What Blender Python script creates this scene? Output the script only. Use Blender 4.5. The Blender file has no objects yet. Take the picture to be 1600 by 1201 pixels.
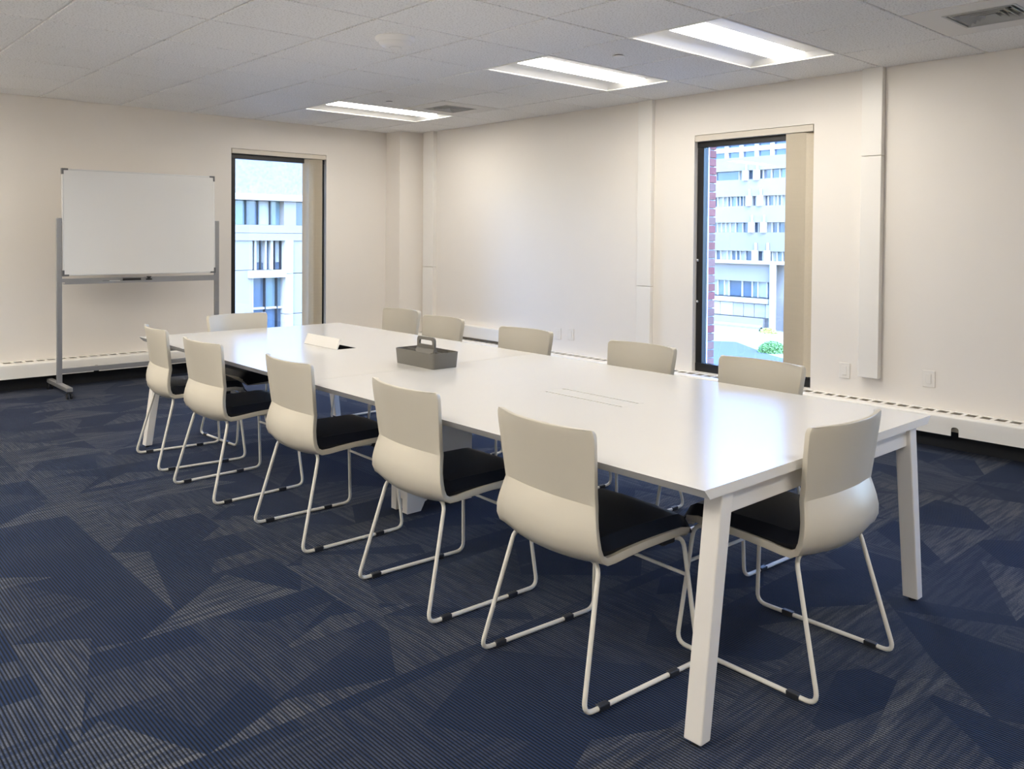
import bpy, bmesh, math, random
from mathutils import Vector, Matrix

random.seed(7)
SC = bpy.context.scene
COL = SC.collection
# ------------------------------------------------------------------ camera
CAM_H = 1.43
YAW, PITCH, ROLL = 0.736159, -0.020097, 0.007947
F_PX, CY_PX = 1321.07, 394.84
fw = Vector((math.sin(YAW), math.cos(YAW), 0)); rt = Vector((math.cos(YAW), -math.sin(YAW), 0)); up = Vector((0, 0, 1))
fw2 = fw*math.cos(PITCH) + up*math.sin(PITCH); up2 = -fw*math.sin(PITCH) + up*math.cos(PITCH)
rt2 = rt*math.cos(ROLL) + up2*math.sin(ROLL); up3 = -rt*math.sin(ROLL) + up2*math.cos(ROLL)
cd = bpy.data.cameras.new('camera'); cam = bpy.data.objects.new('camera', cd); COL.objects.link(cam)
M = Matrix((rt2, up3, -fw2)).transposed().to_4x4(); M.translation = (0, 0, CAM_H)
cam.matrix_world = M
cd.sensor_width = 36; cd.lens = F_PX*36/1600
cd.shift_y = -(600.5-CY_PX)/1600
cd.clip_start = .05; cd.clip_end = 600
SC.camera = cam
# ------------------------------------------------------------------ sky, sun, exposure
W = bpy.data.worlds.new('sky'); SC.world = W; W.use_nodes = True
wn = W.node_tree.nodes; wl = W.node_tree.links
bg = wn['Background']
sky = wn.new('ShaderNodeTexSky'); sky.sky_type = 'NISHITA'; sky.sun_disc = False
sky.sun_elevation = math.radians(48); sky.sun_rotation = math.radians(215); sky.ozone_density = 4.0
wb_ = wn.new('ShaderNodeMix'); wb_.data_type = 'RGBA'; wb_.blend_type = 'MULTIPLY'; wb_.inputs[0].default_value = 1
wb_.inputs[7].default_value = (.80, .98, 1.30, 1)          # white balance set for the warm lamps: daylight reads blue
wl.new(sky.outputs[0], wb_.inputs[6]); wl.new(wb_.outputs[2], bg.inputs[0]); bg.inputs[1].default_value = 2.6
sl = bpy.data.lights.new('sun', 'SUN'); sun = bpy.data.objects.new('sun', sl); COL.objects.link(sun)
sl.energy = 1.25; sl.color = (1, .98, .95); sl.angle = .01
sun.rotation_euler = Vector((.50, .42, -.76)).to_track_quat('-Z', 'Y').to_euler()
VS = SC.view_settings
VS.view_transform = 'Standard'; VS.look = 'None'; VS.exposure = 0.08; VS.gamma = 1.0; VS.use_curve_mapping = False
SC.cycles.use_denoising = True; SC.cycles.max_bounces = 12; SC.cycles.diffuse_bounces = 8
LAMP = 27.0

# room dimensions (metres)
XR, YB, HC = 6.108, 8.683, 2.668
S = .6919; GX, GY = 1.3057, 8.2914          # ceiling grid
XL, YF = GX-3*S, GY-14*S                     # hidden walls

# ------------------------------------------------------------------ materials
def new_mat(name):
    m = bpy.data.materials.new(name); m.use_nodes = True
    nt = m.node_tree
    return m, nt, nt.nodes['Principled BSDF']
def N(nt, typ, **kw):
    n = nt.nodes.new(typ)
    for k, v in kw.items(): setattr(n, k, v)
    return n
def mat(name, col, rough=.5, metal=0., noise=0., nscale=30., bump=0., bscale=200., spec=.5, coat=0.):
    m, nt, b = new_mat(name)
    b.inputs['Base Color'].default_value = (*col, 1); b.inputs['Roughness'].default_value = rough
    b.inputs['Metallic'].default_value = metal; b.inputs['Specular IOR Level'].default_value = spec
    b.inputs['Coat Weight'].default_value = coat
    tc = N(nt, 'ShaderNodeTexCoord')
    if noise:
        nz = N(nt, 'ShaderNodeTexNoise'); nz.inputs['Scale'].default_value = nscale; nz.inputs['Detail'].default_value = 4
        nt.links.new(tc.outputs['Object'], nz.inputs['Vector'])
        mx = N(nt, 'ShaderNodeMix', data_type='RGBA')
        mx.inputs[6].default_value = (*[c*(1-noise) for c in col], 1); mx.inputs[7].default_value = (*[min(1, c*(1+noise)) for c in col], 1)
        nt.links.new(nz.outputs[0], mx.inputs[0]); nt.links.new(mx.outputs[2], b.inputs['Base Color'])
    if bump:
        nb = N(nt, 'ShaderNodeTexNoise'); nb.inputs['Scale'].default_value = bscale; nb.inputs['Detail'].default_value = 3
        nt.links.new(tc.outputs['Object'], nb.inputs['Vector'])
        bp = N(nt, 'ShaderNodeBump'); bp.inputs['Strength'].default_value = bump; bp.inputs['Distance'].default_value = .002
        nt.links.new(nb.outputs[0], bp.inputs['Height']); nt.links.new(bp.outputs[0], b.inputs['Normal'])
    return m
def emit_mat(name, col, s):
    m, nt, b = new_mat(name)
    b.inputs['Base Color'].default_value = (.9, .9, .88, 1)
    b.inputs['Emission Color'].default_value = (*col, 1); b.inputs['Emission Strength'].default_value = s
    return m
def glass_mat(name, tint, refl=1.0):
    m, nt, b = new_mat(name); nt.nodes.remove(b)
    out = nt.nodes['Material Output']
    tr = N(nt, 'ShaderNodeBsdfTransparent'); tr.inputs[0].default_value = (*tint, 1)
    gl = N(nt, 'ShaderNodeBsdfGlossy'); gl.inputs['Roughness'].default_value = .01
    fr = N(nt, 'ShaderNodeFresnel'); fr.inputs[0].default_value = 1.35
    mx = N(nt, 'ShaderNodeMixShader')
    nt.links.new(fr.outputs[0], mx.inputs[0]); nt.links.new(tr.outputs[0], mx.inputs[1]); nt.links.new(gl.outputs[0], mx.inputs[2])
    nt.links.new(mx.outputs[0], out.inputs[0])
    return m
def carpet_mat():
    m, nt, b = new_mat('carpet'); L = nt.links.new
    def math_(op, a, c=None, d=None):
        n = N(nt, 'ShaderNodeMath', operation=op)
        for i, v in enumerate((a, c, d)):
            if v is None: continue
            if hasattr(v, 'is_linked'): L(v, n.inputs[i])
            else: n.inputs[i].default_value = v
        return n.outputs[0]
    def ramp(v, lo, hi):
        n = N(nt, 'ShaderNodeMapRange', interpolation_type='SMOOTHSTEP'); L(v, n.inputs[0])
        n.inputs[1].default_value = lo; n.inputs[2].default_value = hi; return n.outputs[0]
    tc = N(nt, 'ShaderNodeTexCoord'); sx = N(nt, 'ShaderNodeSeparateXYZ'); L(tc.outputs['Object'], sx.inputs[0])
    X, Y = sx.outputs[0], sx.outputs[1]
    def wn(a_, b_):
        cb = N(nt, 'ShaderNodeCombineXYZ'); L(a_, cb.inputs[0]); L(b_, cb.inputs[1])
        w = N(nt, 'ShaderNodeTexWhiteNoise', noise_dimensions='2D'); L(cb.outputs[0], w.inputs['Vector'])
        sc = N(nt, 'ShaderNodeSeparateColor'); L(w.outputs['Color'], sc.inputs[0]); return w.outputs['Value'], sc.outputs[0], sc.outputs[1], sc.outputs[2]
    def sail(U, V, su, sv, seed, keep):
        """triangular patches standing on straight base lines; U runs along the base."""
        v = math_('ADD', math_('DIVIDE', V, sv), seed); iv = math_('FLOOR', v); fv = math_('FRACT', v)
        r0 = wn(iv, math_('ADD', math_('MULTIPLY', iv, 0.0), seed))[1]
        u = math_('ADD', math_('DIVIDE', U, su), math_('MULTIPLY', r0, 7.0)); iu = math_('FLOOR', u); fu = math_('FRACT', u)
        h, p, k, g = wn(iu, math_('ADD', iv, seed*3.0))
        pk = math_('ADD', math_('MULTIPLY', p, .8), .1)
        tent = math_('MINIMUM', math_('DIVIDE', fu, pk), math_('DIVIDE', math_('SUBTRACT', 1.0, fu), math_('SUBTRACT', 1.0, pk)))
        hgt = math_('ADD', math_('MULTIPLY', g, .75), .25)
        inside = math_('LESS_THAN', fv, math_('MULTIPLY', tent, hgt))
        amp = math_('ADD', math_('MULTIPLY', h, .65), .35)
        fade = math_('SUBTRACT', 1.0, math_('MULTIPLY', fv, .55))
        return math_('MULTIPLY', math_('MULTIPLY', inside, math_('GREATER_THAN', k, keep)), math_('MULTIPLY', amp, fade)), h
    s1, r1 = sail(X, Y, .62, .40, 3.37, .30)
    s2, r2 = sail(Y, X, .80, .52, 11.71, .38)
    s3, r3 = sail(X, math_('MULTIPLY', Y, -1.0), .95, .70, 23.13, .40)
    shards = math_('MINIMUM', math_('MAXIMUM', s1, math_('MAXIMUM', math_('MULTIPLY', s2, .62), math_('MULTIPLY', s3, .55))), 1.0)
    # yarn breakup: streaks along the ribs, and along the cross rows
    def streak(sxv, syv):
        mp = N(nt, 'ShaderNodeMapping'); L(tc.outputs['Object'], mp.inputs[0]); mp.inputs['Scale'].default_value = (sxv, syv, 1)
        nz = N(nt, 'ShaderNodeTexNoise'); nz.inputs['Scale'].default_value = 1; nz.inputs['Detail'].default_value = 3; L(mp.outputs[0], nz.inputs['Vector'])
        return nz.outputs[0]
    st1 = ramp(streak(55, 5), .36, .62); st2 = ramp(streak(4, 45), .38, .62)
    stk = N(nt, 'ShaderNodeMix', data_type='FLOAT'); L(math_('GREATER_THAN', r1, .5), stk.inputs[0]); L(st1, stk.inputs[2]); L(st2, stk.inputs[3])
    fine = streak(260, 200)
    li = math_('MULTIPLY', shards, math_('ADD', math_('MULTIPLY', stk.outputs[0], .75), .25))
    li = math_('ADD', li, math_('MULTIPLY', ramp(streak(3, 2.2), .45, .75), .10))
    li = math_('MULTIPLY', li, ramp(fine, .25, .62))
    rib = math_('SINE', math_('MULTIPLY', X, 6.2832/.0112))
    ribc = math_('ADD', math_('MULTIPLY', rib, .48), .52)
    cr = N(nt, 'ShaderNodeMix', data_type='RGBA'); L(li, cr.inputs[0])
    cr.inputs[6].default_value = (.010, .029, .088, 1); cr.inputs[7].default_value = (.21, .22, .245, 1)
    ml = N(nt, 'ShaderNodeMix', data_type='RGBA', blend_type='MULTIPLY'); ml.inputs[0].default_value = 1
    L(cr.outputs[2], ml.inputs[6]); L(ribc, ml.inputs[7]); L(ml.outputs[2], b.inputs['Base Color'])
    b.inputs['Roughness'].default_value = .95; b.inputs['Specular IOR Level'].default_value = .15
    b.inputs['Sheen Weight'].default_value = .05
    bp = N(nt, 'ShaderNodeBump'); bp.inputs['Strength'].default_value = .5; bp.inputs['Distance'].default_value = .003
    L(math_('ADD', rib, fine), bp.inputs['Height']); L(bp.outputs[0], b.inputs['Normal'])
    return m
def tile_mat():
    m, nt, b = new_mat('acoustic_tile'); L = nt.links.new
    tc = N(nt, 'ShaderNodeTexCoord'); oi = N(nt, 'ShaderNodeObjectInfo')
    ad = N(nt, 'ShaderNodeVectorMath', operation='MULTIPLY_ADD'); L(oi.outputs['Random'], ad.inputs[0]); ad.inputs[1].default_value = (37, 53, 0); L(tc.outputs['Object'], ad.inputs[2])
    nz = N(nt, 'ShaderNodeTexNoise'); nz.inputs['Scale'].default_value = 95; nz.inputs['Detail'].default_value = 2; L(ad.outputs[0], nz.inputs['Vector'])
    mr = N(nt, 'ShaderNodeMapRange'); L(nz.outputs[0], mr.inputs[0]); mr.inputs[1].default_value = .34; mr.inputs[2].default_value = .46
    cr = N(nt, 'ShaderNodeMix', data_type='RGBA'); L(mr.outputs[0], cr.inputs[0])
    cr.inputs[6].default_value = (.66, .645, .62, 1); cr.inputs[7].default_value = (.88, .87, .85, 1)
    L(cr.outputs[2], b.inputs['Base Color']); b.inputs['Roughness'].default_value = .95; b.inputs['Specular IOR Level'].default_value = .1
    bp = N(nt, 'ShaderNodeBump'); bp.inputs['Strength'].default_value = .4; bp.inputs['Distance'].default_value = .003
    L(nz.outputs[0], bp.inputs['Height']); L(bp.outputs[0], b.inputs['Normal'])
    return m

m_wall = mat('wall_paint', (.80, .755, .695), .55, noise=.015, nscale=2.5, bump=.05)
m_trim = mat('trim_paint', (.81, .78, .73), .42, noise=.01, nscale=4)
m_carpet = carpet_mat()
m_tile = tile_mat()
m_grid = mat('ceiling_grid_white', (.74, .73, .70), .4)
m_slab = mat('plenum_dark', (.06, .06, .06), .9)
m_heat = mat('heater_enamel', (.84, .81, .75), .38, noise=.02, nscale=6)
m_black = mat('black_vinyl', (.012, .013, .016), .6, noise=.1, nscale=20)
m_frame = mat('black_anodised', (.012, .012, .013), .35, metal=.2)
m_glass = glass_mat('window_glass', (.93, .97, 1.0))
m_blind = mat('blind_vane_beige', (.60, .53, .41), .55, noise=.05, nscale=60)
m_rail = mat('blind_rail_cream', (.66, .60, .51), .4)
m_top = mat('table_laminate', (.80, .78, .735), .17, noise=.008, nscale=4, spec=.55)
m_edge = mat('table_edge', (.74, .72, .68), .35)
m_leg = mat('table_steel_white', (.80, .77, .72), .3, noise=.01, nscale=5)
m_gap = mat('black_gap', (.006, .006, .007), .9, spec=.1)
m_shell = mat('chair_shell_cream', (.585, .54, .445), .36, noise=.012, nscale=12, bump=.04, bscale=400)
m_cush = mat('seat_black_vinyl', (.006, .0075, .014), .42, noise=.1, nscale=80, bump=.1, bscale=500)
m_tube = mat('chair_tube_cream', (.80, .77, .69), .3, noise=.01, nscale=20)
m_glide = mat('black_plastic', (.02, .022, .028), .5)
m_grey = mat('stand_grey_metal', (.34, .34, .345), .38, metal=.55, noise=.04, nscale=30)
m_alu = mat('board_aluminium', (.72, .72, .71), .3, metal=.4)
m_board = mat('whiteboard_enamel', (.80, .795, .775), .09, noise=.01, nscale=2, spec=.5)
m_cap = mat('corner_cap_grey', (.12, .12, .125), .45)
m_caddy = mat('caddy_taupe_plastic', (.145, .135, .115), .42, noise=.04, nscale=60, bump=.05)
m_white = mat('white_plastic', (.84, .83, .81), .35)
m_plate = mat('wall_plate', (.78, .745, .69), .35)
m_lens = emit_mat('lamp_lens', (1.0, .945, .85), LAMP)
m_troffer = mat('troffer_white', (.86, .85, .82), .35)
m_vent = mat('vent_grey', (.50, .50, .48), .5)
m_pan = mat('vent_panel', (.72, .70, .67), .5)
m_brick = [mat('brick_%d' % i, c, .85, noise=.22, nscale=45, bump=.4, bscale=90) for i, c in enumerate(((.24, .07, .05), (.27, .08, .06), (.22, .10, .075), (.26, .12, .09), (.25, .06, .05)))]
m_mortar = mat('mortar', (.36, .34, .31), .9, noise=.08, nscale=90)
m_conc = mat('concrete_pale', (.195, .165, .133), .85, noise=.07, nscale=.6)
m_concr = mat('concrete_rough', (.185, .155, .125), .95, noise=.40, nscale=5.5)
m_concw = mat('concrete_white', (.36, .315, .26), .8, noise=.04, nscale=1)
m_concg = mat('concrete_grey', (.225, .195, .165), .85, noise=.06, nscale=.7)
m_tan = mat('tan_panel', (.26, .22, .18), .8, noise=.05, nscale=1)
m_tint = mat('facade_glass', (.05, .07, .09), .12, noise=.35, nscale=.9)
m_tintg = mat('facade_glass_green', (.10, .13, .13), .12, noise=.35, nscale=.8)
m_tintl = mat('facade_blind', (.24, .225, .195), .5, noise=.12, nscale=1.2)
m_bluestrip = mat('tower_glass', (.06, .08, .12), .15, noise=.1, nscale=.5)
m_ground = mat('paving_pale', (.35, .32, .27), .9, noise=.05, nscale=.3)
m_road = mat('asphalt_shadowed', (.10, .105, .12), .9, noise=.08, nscale=2)
m_leaf = mat('leaf_green', (.16, .28, .08), .8, noise=.4, nscale=4)
m_leafy = mat('leaf_yellow', (.50, .52, .12), .8, noise=.4, nscale=5)

# ------------------------------------------------------------------ mesh helpers
class MB:
    def __init__(s): s.v = []; s.f = []
    def box(s, x0, x1, y0, y1, z0, z1):
        return s.hexa([(x0, y0, z0), (x1, y0, z0), (x1, y1, z0), (x0, y1, z0), (x0, y0, z1), (x1, y0, z1), (x1, y1, z1), (x0, y1, z1)])
    def hexa(s, p):
        n = len(s.v); s.v += [tuple(q) for q in p]
        s.f += [tuple(n+i for i in q) for q in ((0, 3, 2, 1), (4, 5, 6, 7), (0, 1, 5, 4), (1, 2, 6, 5), (2, 3, 7, 6), (3, 0, 4, 7))]
        return s
    def prism(s, poly, axis, a, b):
        """poly: 2-D outline (ccw), swept along axis from a to b."""
        n = len(s.v); k = len(poly)
        def P(u, w, t): return {'x': (t, u, w), 'y': (u, t, w), 'z': (u, w, t)}[axis]
        s.v += [P(u, w, a) for u, w in poly] + [P(u, w, b) for u, w in poly]
        s.f += [tuple(range(n, n+k))[::-1], tuple(range(n+k, n+2*k))]
        s.f += [(n+i, n+(i+1) % k, n+k+(i+1) % k, n+k+i) for i in range(k)]
        return s
    def tube(s, pts, r, sides=8, cap=True):
        pts = [Vector(p) for p in pts]; n0 = len(s.v); prev = None
        for i, p in enumerate(pts):
            d = (pts[min(i+1, len(pts)-1)] - pts[max(i-1, 0)]).normalized()
            if prev is None:
                a = Vector((0, 0, 1)) if abs(d.z) < .9 else Vector((1, 0, 0)); u = d.cross(a).normalized()
            else:
                u = (prev - d*prev.dot(d)).normalized()
            prev = u; w = d.cross(u)
            s.v += [tuple(p + (u*math.cos(t)+w*math.sin(t))*r) for t in (2*math.pi*k/sides for k in range(sides))]
        for i in range(len(pts)-1):
            for k in range(sides):
                a = n0+i*sides+k; b = n0+i*sides+(k+1) % sides
                s.f.append((a, b, b+sides, a+sides))
        if cap:
            s.f.append(tuple(range(n0, n0+sides))[::-1]); s.f.append(tuple(range(n0+(len(pts)-1)*sides, n0+len(pts)*sides)))
        return s
    def lathe(s, prof, c, sides=32):
        """prof: list of (radius, z)."""
        n0 = len(s.v)
        for r, z in prof:
            s.v += [(c[0]+max(r, 1e-4)*math.cos(2*math.pi*k/sides), c[1]+max(r, 1e-4)*math.sin(2*math.pi*k/sides), c[2]+z) for k in range(sides)]
        for i in range(len(prof)-1):
            for k in range(sides):
                a = n0+i*sides+k; b = n0+i*sides+(k+1) % sides
                s.f.append((a, b, b+sides, a+sides))
        s.f.append(tuple(range(n0, n0+sides))[::-1]); s.f.append(tuple(range(n0+(len(prof)-1)*sides, n0+len(prof)*sides)))
        return s
    def mesh(s, name, m, bevel=0., smooth=False, seg=2):
        me = bpy.data.meshes.new(name); me.from_pydata(s.v, [], s.f)
        bm = bmesh.new(); bm.from_mesh(me)
        bmesh.ops.recalc_face_normals(bm, faces=bm.faces[:])
        if bevel: bmesh.ops.bevel(bm, geom=bm.edges[:], offset=bevel, segments=seg, profile=.5, affect='EDGES', clamp_overlap=True)
        bm.to_mesh(me); bm.free()
        if m: me.materials.append(m)
        if smooth:
            me.polygons.foreach_set('use_smooth', [True]*len(me.polygons))
            me.set_sharp_from_angle(angle=math.radians(38))
        return me
    def obj(s, name, m, parent=None, bevel=0., smooth=False, seg=2, **tags):
        return link(name, s.mesh(name, m, bevel, smooth, seg), parent, **tags)
def tag(o, label=None, cat=None, group=None, kind=None):
    if label: o['label'] = label
    if cat: o['category'] = cat
    if group: o['group'] = group
    if kind: o['kind'] = kind
    return o
def link(name, me, parent=None, loc=None, **tags):
    o = bpy.data.objects.new(name, me); COL.objects.link(o)
    if parent: o.parent = parent
    if loc is not None: o.location = loc
    return tag(o, **tags)
def empty(name, loc=(0, 0, 0), rz=0, **tags):
    o = bpy.data.objects.new(name, None); COL.objects.link(o); o.location = loc; o.rotation_euler = (0, 0, rz); o.empty_display_size = .1
    return tag(o, **tags)
def copy_tree(o, parent=None):
    c = o.copy(); COL.objects.link(c); c.parent = parent
    for ch in list(o.children): copy_tree(ch, c)
    return c
def fillet(pts, r, n=5):
    """round the corners of a polyline."""
    pts = [Vector(p) for p in pts]; out = [pts[0]]
    for i in range(1, len(pts)-1):
        a, b, c = pts[i-1], pts[i], pts[i+1]
        d1 = (a-b).normalized(); d2 = (c-b).normalized()
        rr = min(r, (a-b).length*.48, (c-b).length*.48)
        for k in range(n+1):
            t = k/n; out.append((b+d1*rr)*(1-t)**2 + b*2*t*(1-t) + (b+d2*rr)*t*t)
    out.append(pts[-1]); return out
def round_rect(x0, x1, y0, y1, r, n=5):
    out = []
    for cx, cy, a0 in ((x1-r, y0+r, -90), (x1-r, y1-r, 0), (x0+r, y1-r, 90), (x0+r, y0+r, 180)):
        for k in range(n+1):
            a = math.radians(a0+90*k/n); out.append((cx+r*math.cos(a), cy+r*math.sin(a)))
    return out

# ================================================================== room shell
tag(MB().box(XL-.3, XR, YF-.3, YB, -.3, 0).obj('floor', m_carpet), 'navy blue patterned carpet with pale grey shards', 'floor', kind='structure')
# right wall with one window opening
WY0, WY1, WZ0, WZ1 = 3.285, 4.392, .262, 2.312
b = MB()
UY0, UY1 = -.42, .687
b.box(XR, XR+.13, YF-.3, UY0, 0, HC+.3).box(XR, XR+.13, UY0, UY1, 0, WZ0).box(XR, XR+.13, UY0, UY1, WZ1, HC+.3)
b.box(XR, XR+.13, UY1, WY0, 0, HC+.3).box(XR, XR+.13, WY1, YB+.13, 0, HC+.3).box(XR, XR+.13, WY0, WY1, 0, WZ0).box(XR, XR+.13, WY0, WY1, WZ1, HC+.3)
wall_right = tag(b.obj('wall_right', m_wall), 'warm white wall with the window overlooking the plaza', 'wall', kind='structure')
# back wall (whiteboard side)
VX0, VX1, VZ0, VZ1 = 3.830, 4.968, .262, 2.340
b = MB()
b.box(XL-.3, VX0, YB, YB+.13, 0, HC+.3).box(VX1, XR, YB, YB+.13, 0, HC+.3).box(VX0, VX1, YB, YB+.13, 0, VZ0).box(VX0, VX1, YB, YB+.13, VZ1, HC+.3)
wall_back = tag(b.obj('wall_back', m_wall), 'warm white wall behind the mobile whiteboard', 'wall', kind='structure')
tag(MB().box(XL-.3, XL, YF-.3, YB, 0, HC+.3).obj('wall_left', m_wall), 'plain white wall out of view on the left', 'wall', kind='structure')
tag(MB().box(XL, XR, YF-.3, YF, 0, HC+.3).obj('wall_front', m_wall), 'plain white wall behind the viewer', 'wall', kind='structure')
tag(MB().prism([(5.795, 8.40), (XR, 8.36), (XR, YB), (5.785, YB)], 'z', 0, HC).obj('wall_column', m_wall, bevel=.006), 'boxed corner column where the two window walls meet', 'column', kind='structure')
# raised cover strips on the right wall
def strip(name, y0, y1, z0, z1, d, seam, label):
    o = MB().box(XR-d, XR, y0, y1, (seam+.002), z1).obj(name, m_trim, bevel=.004)
    MB().box(XR-d, XR, y0, y1, z0, seam-.002).obj('lower_cover', m_trim, o, bevel=.004)
    tag(o, label, 'trim', kind='structure')
strip('trim_1', 8.085, 8.285, .262, HC, .055, 1.05, 'narrow vertical cover strip beside the corner column')
strip('trim_2', 4.825, 4.985, .262, HC, .045, .98, 'vertical cover strip left of the plaza window')
strip('trim_3', 2.735, 2.885, .415, HC, .055, 2.03, 'vertical cover strip right of the plaza window ending above heater')
b = MB().box(XR-.10, XR, 6.55, 8.085, .285, .415)
o = b.obj('trim_4', m_trim, bevel=.006); tag(o, 'low boxed pipe cover on the wall above the heater', 'trim', kind='structure')
MB().box(XR-.085, XR, 6.56, 8.08, .262, .285).obj('shadow_gap', mat('recess_shade_brown', (.16, .135, .105), .7), o)  # brown filler strip, its colour stands in for shade under the cover
tag(MB().box(XR-.025, XR, YF, 8.36, 0, .135).obj('baseboard_right', m_black), 'black base strip under the right wall heater', 'baseboard', kind='structure')
tag(MB().box(XL, 5.785, YB-.025, YB, 0, .135).obj('baseboard_back', m_black), 'black base strip under the back wall heater', 'baseboard', kind='structure')

# ------------------------------------------------------------------ ceiling: slab, grid bars, tiles
ceiling = tag(MB().box(XL-.3, XR+.13, YF-.3, YB+.13, HC+.30, HC+.5).obj('ceiling', m_slab), 'suspended ceiling of speckled white acoustic tiles', 'ceiling', kind='structure')
LIGHTS = [(4, 1), (4, 5), (4, 7), (-3, 0), (-3, 2), (-3, 4), (-3, 6), (-3, 8), (-3, 11), (1, 12)]   # (i, j): spans i..i+2, j..j+1; unseen ones are added to brighten the room
VENTS = [(5, 2), (5, 9)]
taken = set()
for i, j in LIGHTS: taken |= {(i, j), (i+1, j)}
taken |= set(VENTS)
xs = [GX+i*S for i in range(-3, 7)] + [XR]; ys = [GY-j*S for j in range(0, 15)]
tile_cache = {}
def tile_mesh(w, d):
    k = (round(w, 3), round(d, 3))
    if k not in tile_cache:
        g = .0085
        tile_cache[k] = MB().box(-w/2+g, w/2-g, -d/2+g, d/2-g, 0, .016).mesh('ceiling_tile', m_tile, bevel=.0025, seg=1)
    return tile_cache[k]
for a in range(-3, 7):
    x0, x1 = xs[a+3], xs[a+4]
    for j in range(-1, 14):
        y1, y0 = (YB, ys[0]) if j < 0 else (ys[j], ys[j+1])
        if (a, j) in taken: continue
        link('ceiling_tile', tile_mesh(x1-x0, y1-y0), ceiling, ((x0+x1)/2, (y0+y1)/2, HC-.002))
bar_cache = {}
def grid_bar(x0, x1, y0, y1, z):
    k = (round(x1-x0, 3), round(y1-y0, 3))
    if k not in bar_cache: bar_cache[k] = MB().box(-k[0]/2, k[0]/2, -k[1]/2, k[1]/2, 0, .03).mesh('grid_bar', m_grid)
    link('grid_bar', bar_cache[k], ceiling, ((x0+x1)/2, (y0+y1)/2, z))
for a in range(-2, 7):                           # main bars, broken where a light fitting spans them
    x = GX+a*S; y1 = YB
    for (i, j) in sorted((q for q in LIGHTS if q[0]+1 == a), key=lambda q: q[1]):
        grid_bar(x-.010, x+.010, GY-j*S, y1, HC+.007); y1 = GY-(j+1)*S
    grid_bar(x-.010, x+.010, YF, y1, HC+.007)
for y in ys[:-1]: grid_bar(XL, XR, y-.010, y+.010, HC+.0075)

# ------------------------------------------------------------------ ceiling lights
def make_light(name):
    w, d = 2*S-.012, S-.012                      # x length, y width
    root = empty(name)
    hx, hy = w/2, d/2
    fr = MB()                                    # rim
    fr.box(-hx, hx, -hy, -hy+.018, -.004, .006).box(-hx, hx, hy-.018, hy, -.004, .006).box(-hx, -hx+.018, -hy+.018, hy-.018, -.004, .006).box(hx-.018, hx, -hy+.018, hy-.018, -.004, .006)
    fr.obj('rim', m_troffer, root)
    lw = .132; hxi, hyi = hx-.018, hy-.018; zp = .034
    for sgn in (-1, 1):                          # side panels: curl down to the rim, flat towards the lens
        m = MB(); K = 8
        for k in range(K+1):
            t = k/K; yy = hyi+(lw-hyi)*t; zz = .004+(zp-.004)*min(1, math.sin(min(1, t*2.2)*math.pi/2))
            m.v += [(-hxi, sgn*yy, zz), (hxi, sgn*yy, zz), (-hxi, sgn*yy, zz+.003), (hxi, sgn*yy, zz+.003)]
        for k in range(K):
            q = 4*k; m.f += [(q, q+1, q+5, q+4), (q+2, q+6, q+7, q+3)]
        m.f += [(0, 2, 3, 1), (4*K, 4*K+1, 4*K+3, 4*K+2)]
        m.obj('side_reflector', m_troffer, root, smooth=True)
        MB().hexa([(sgn*hxi, -hyi, .005), (sgn*(hxi-.004), -hyi, .005), (sgn*(hxi-.004), hyi, .005), (sgn*hxi, hyi, .005),
                   (sgn*(hxi-.055), -hyi+.02, zp+.002), (sgn*(hxi-.059), -hyi+.02, zp+.002), (sgn*(hxi-.059), hyi-.02, zp+.002), (sgn*(hxi-.055), hyi-.02, zp+.002)]).obj('end_plate', m_troffer, root)
    m = MB(); K = 10; le = hxi-.050               # glowing lens, bowed downward
    for k in range(K+1):
        t = -1+2*k/K; yy = lw*t; zz = zp-.018*math.cos(t*math.pi/2)
        m.v += [(-le, yy, zz), (le, yy, zz)]
    for k in range(K): m.f.append((2*k, 2*k+1, 2*k+3, 2*k+2))
    m.f.append(tuple(2*k for k in range(K+1))); m.f.append(tuple(2*k+1 for k in range(K+1))[::-1])
    m.obj('lens', m_lens, root, smooth=True)
    MB().box(-hx, hx, -hy, hy, .09, .12).obj('housing', m_troffer, root)
    return root
light_labels = ['lit ceiling light farthest away above the table by the corner', 'lit ceiling light in the middle of the three over the table', 'lit ceiling light nearest the viewer above the plaza window']
proto = make_light('ceiling_light')
for n, (i, j) in enumerate(LIGHTS):
    o = proto if n == 0 else copy_tree(proto)
    o.location = (GX+(i+1)*S, GY-(j+.5)*S, HC)
    lab = light_labels[n] if n < 3 else 'unseen ceiling light added outside the view to brighten the room'
    tag(o, lab, 'ceiling light', 'recessed ceiling lights')

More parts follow.
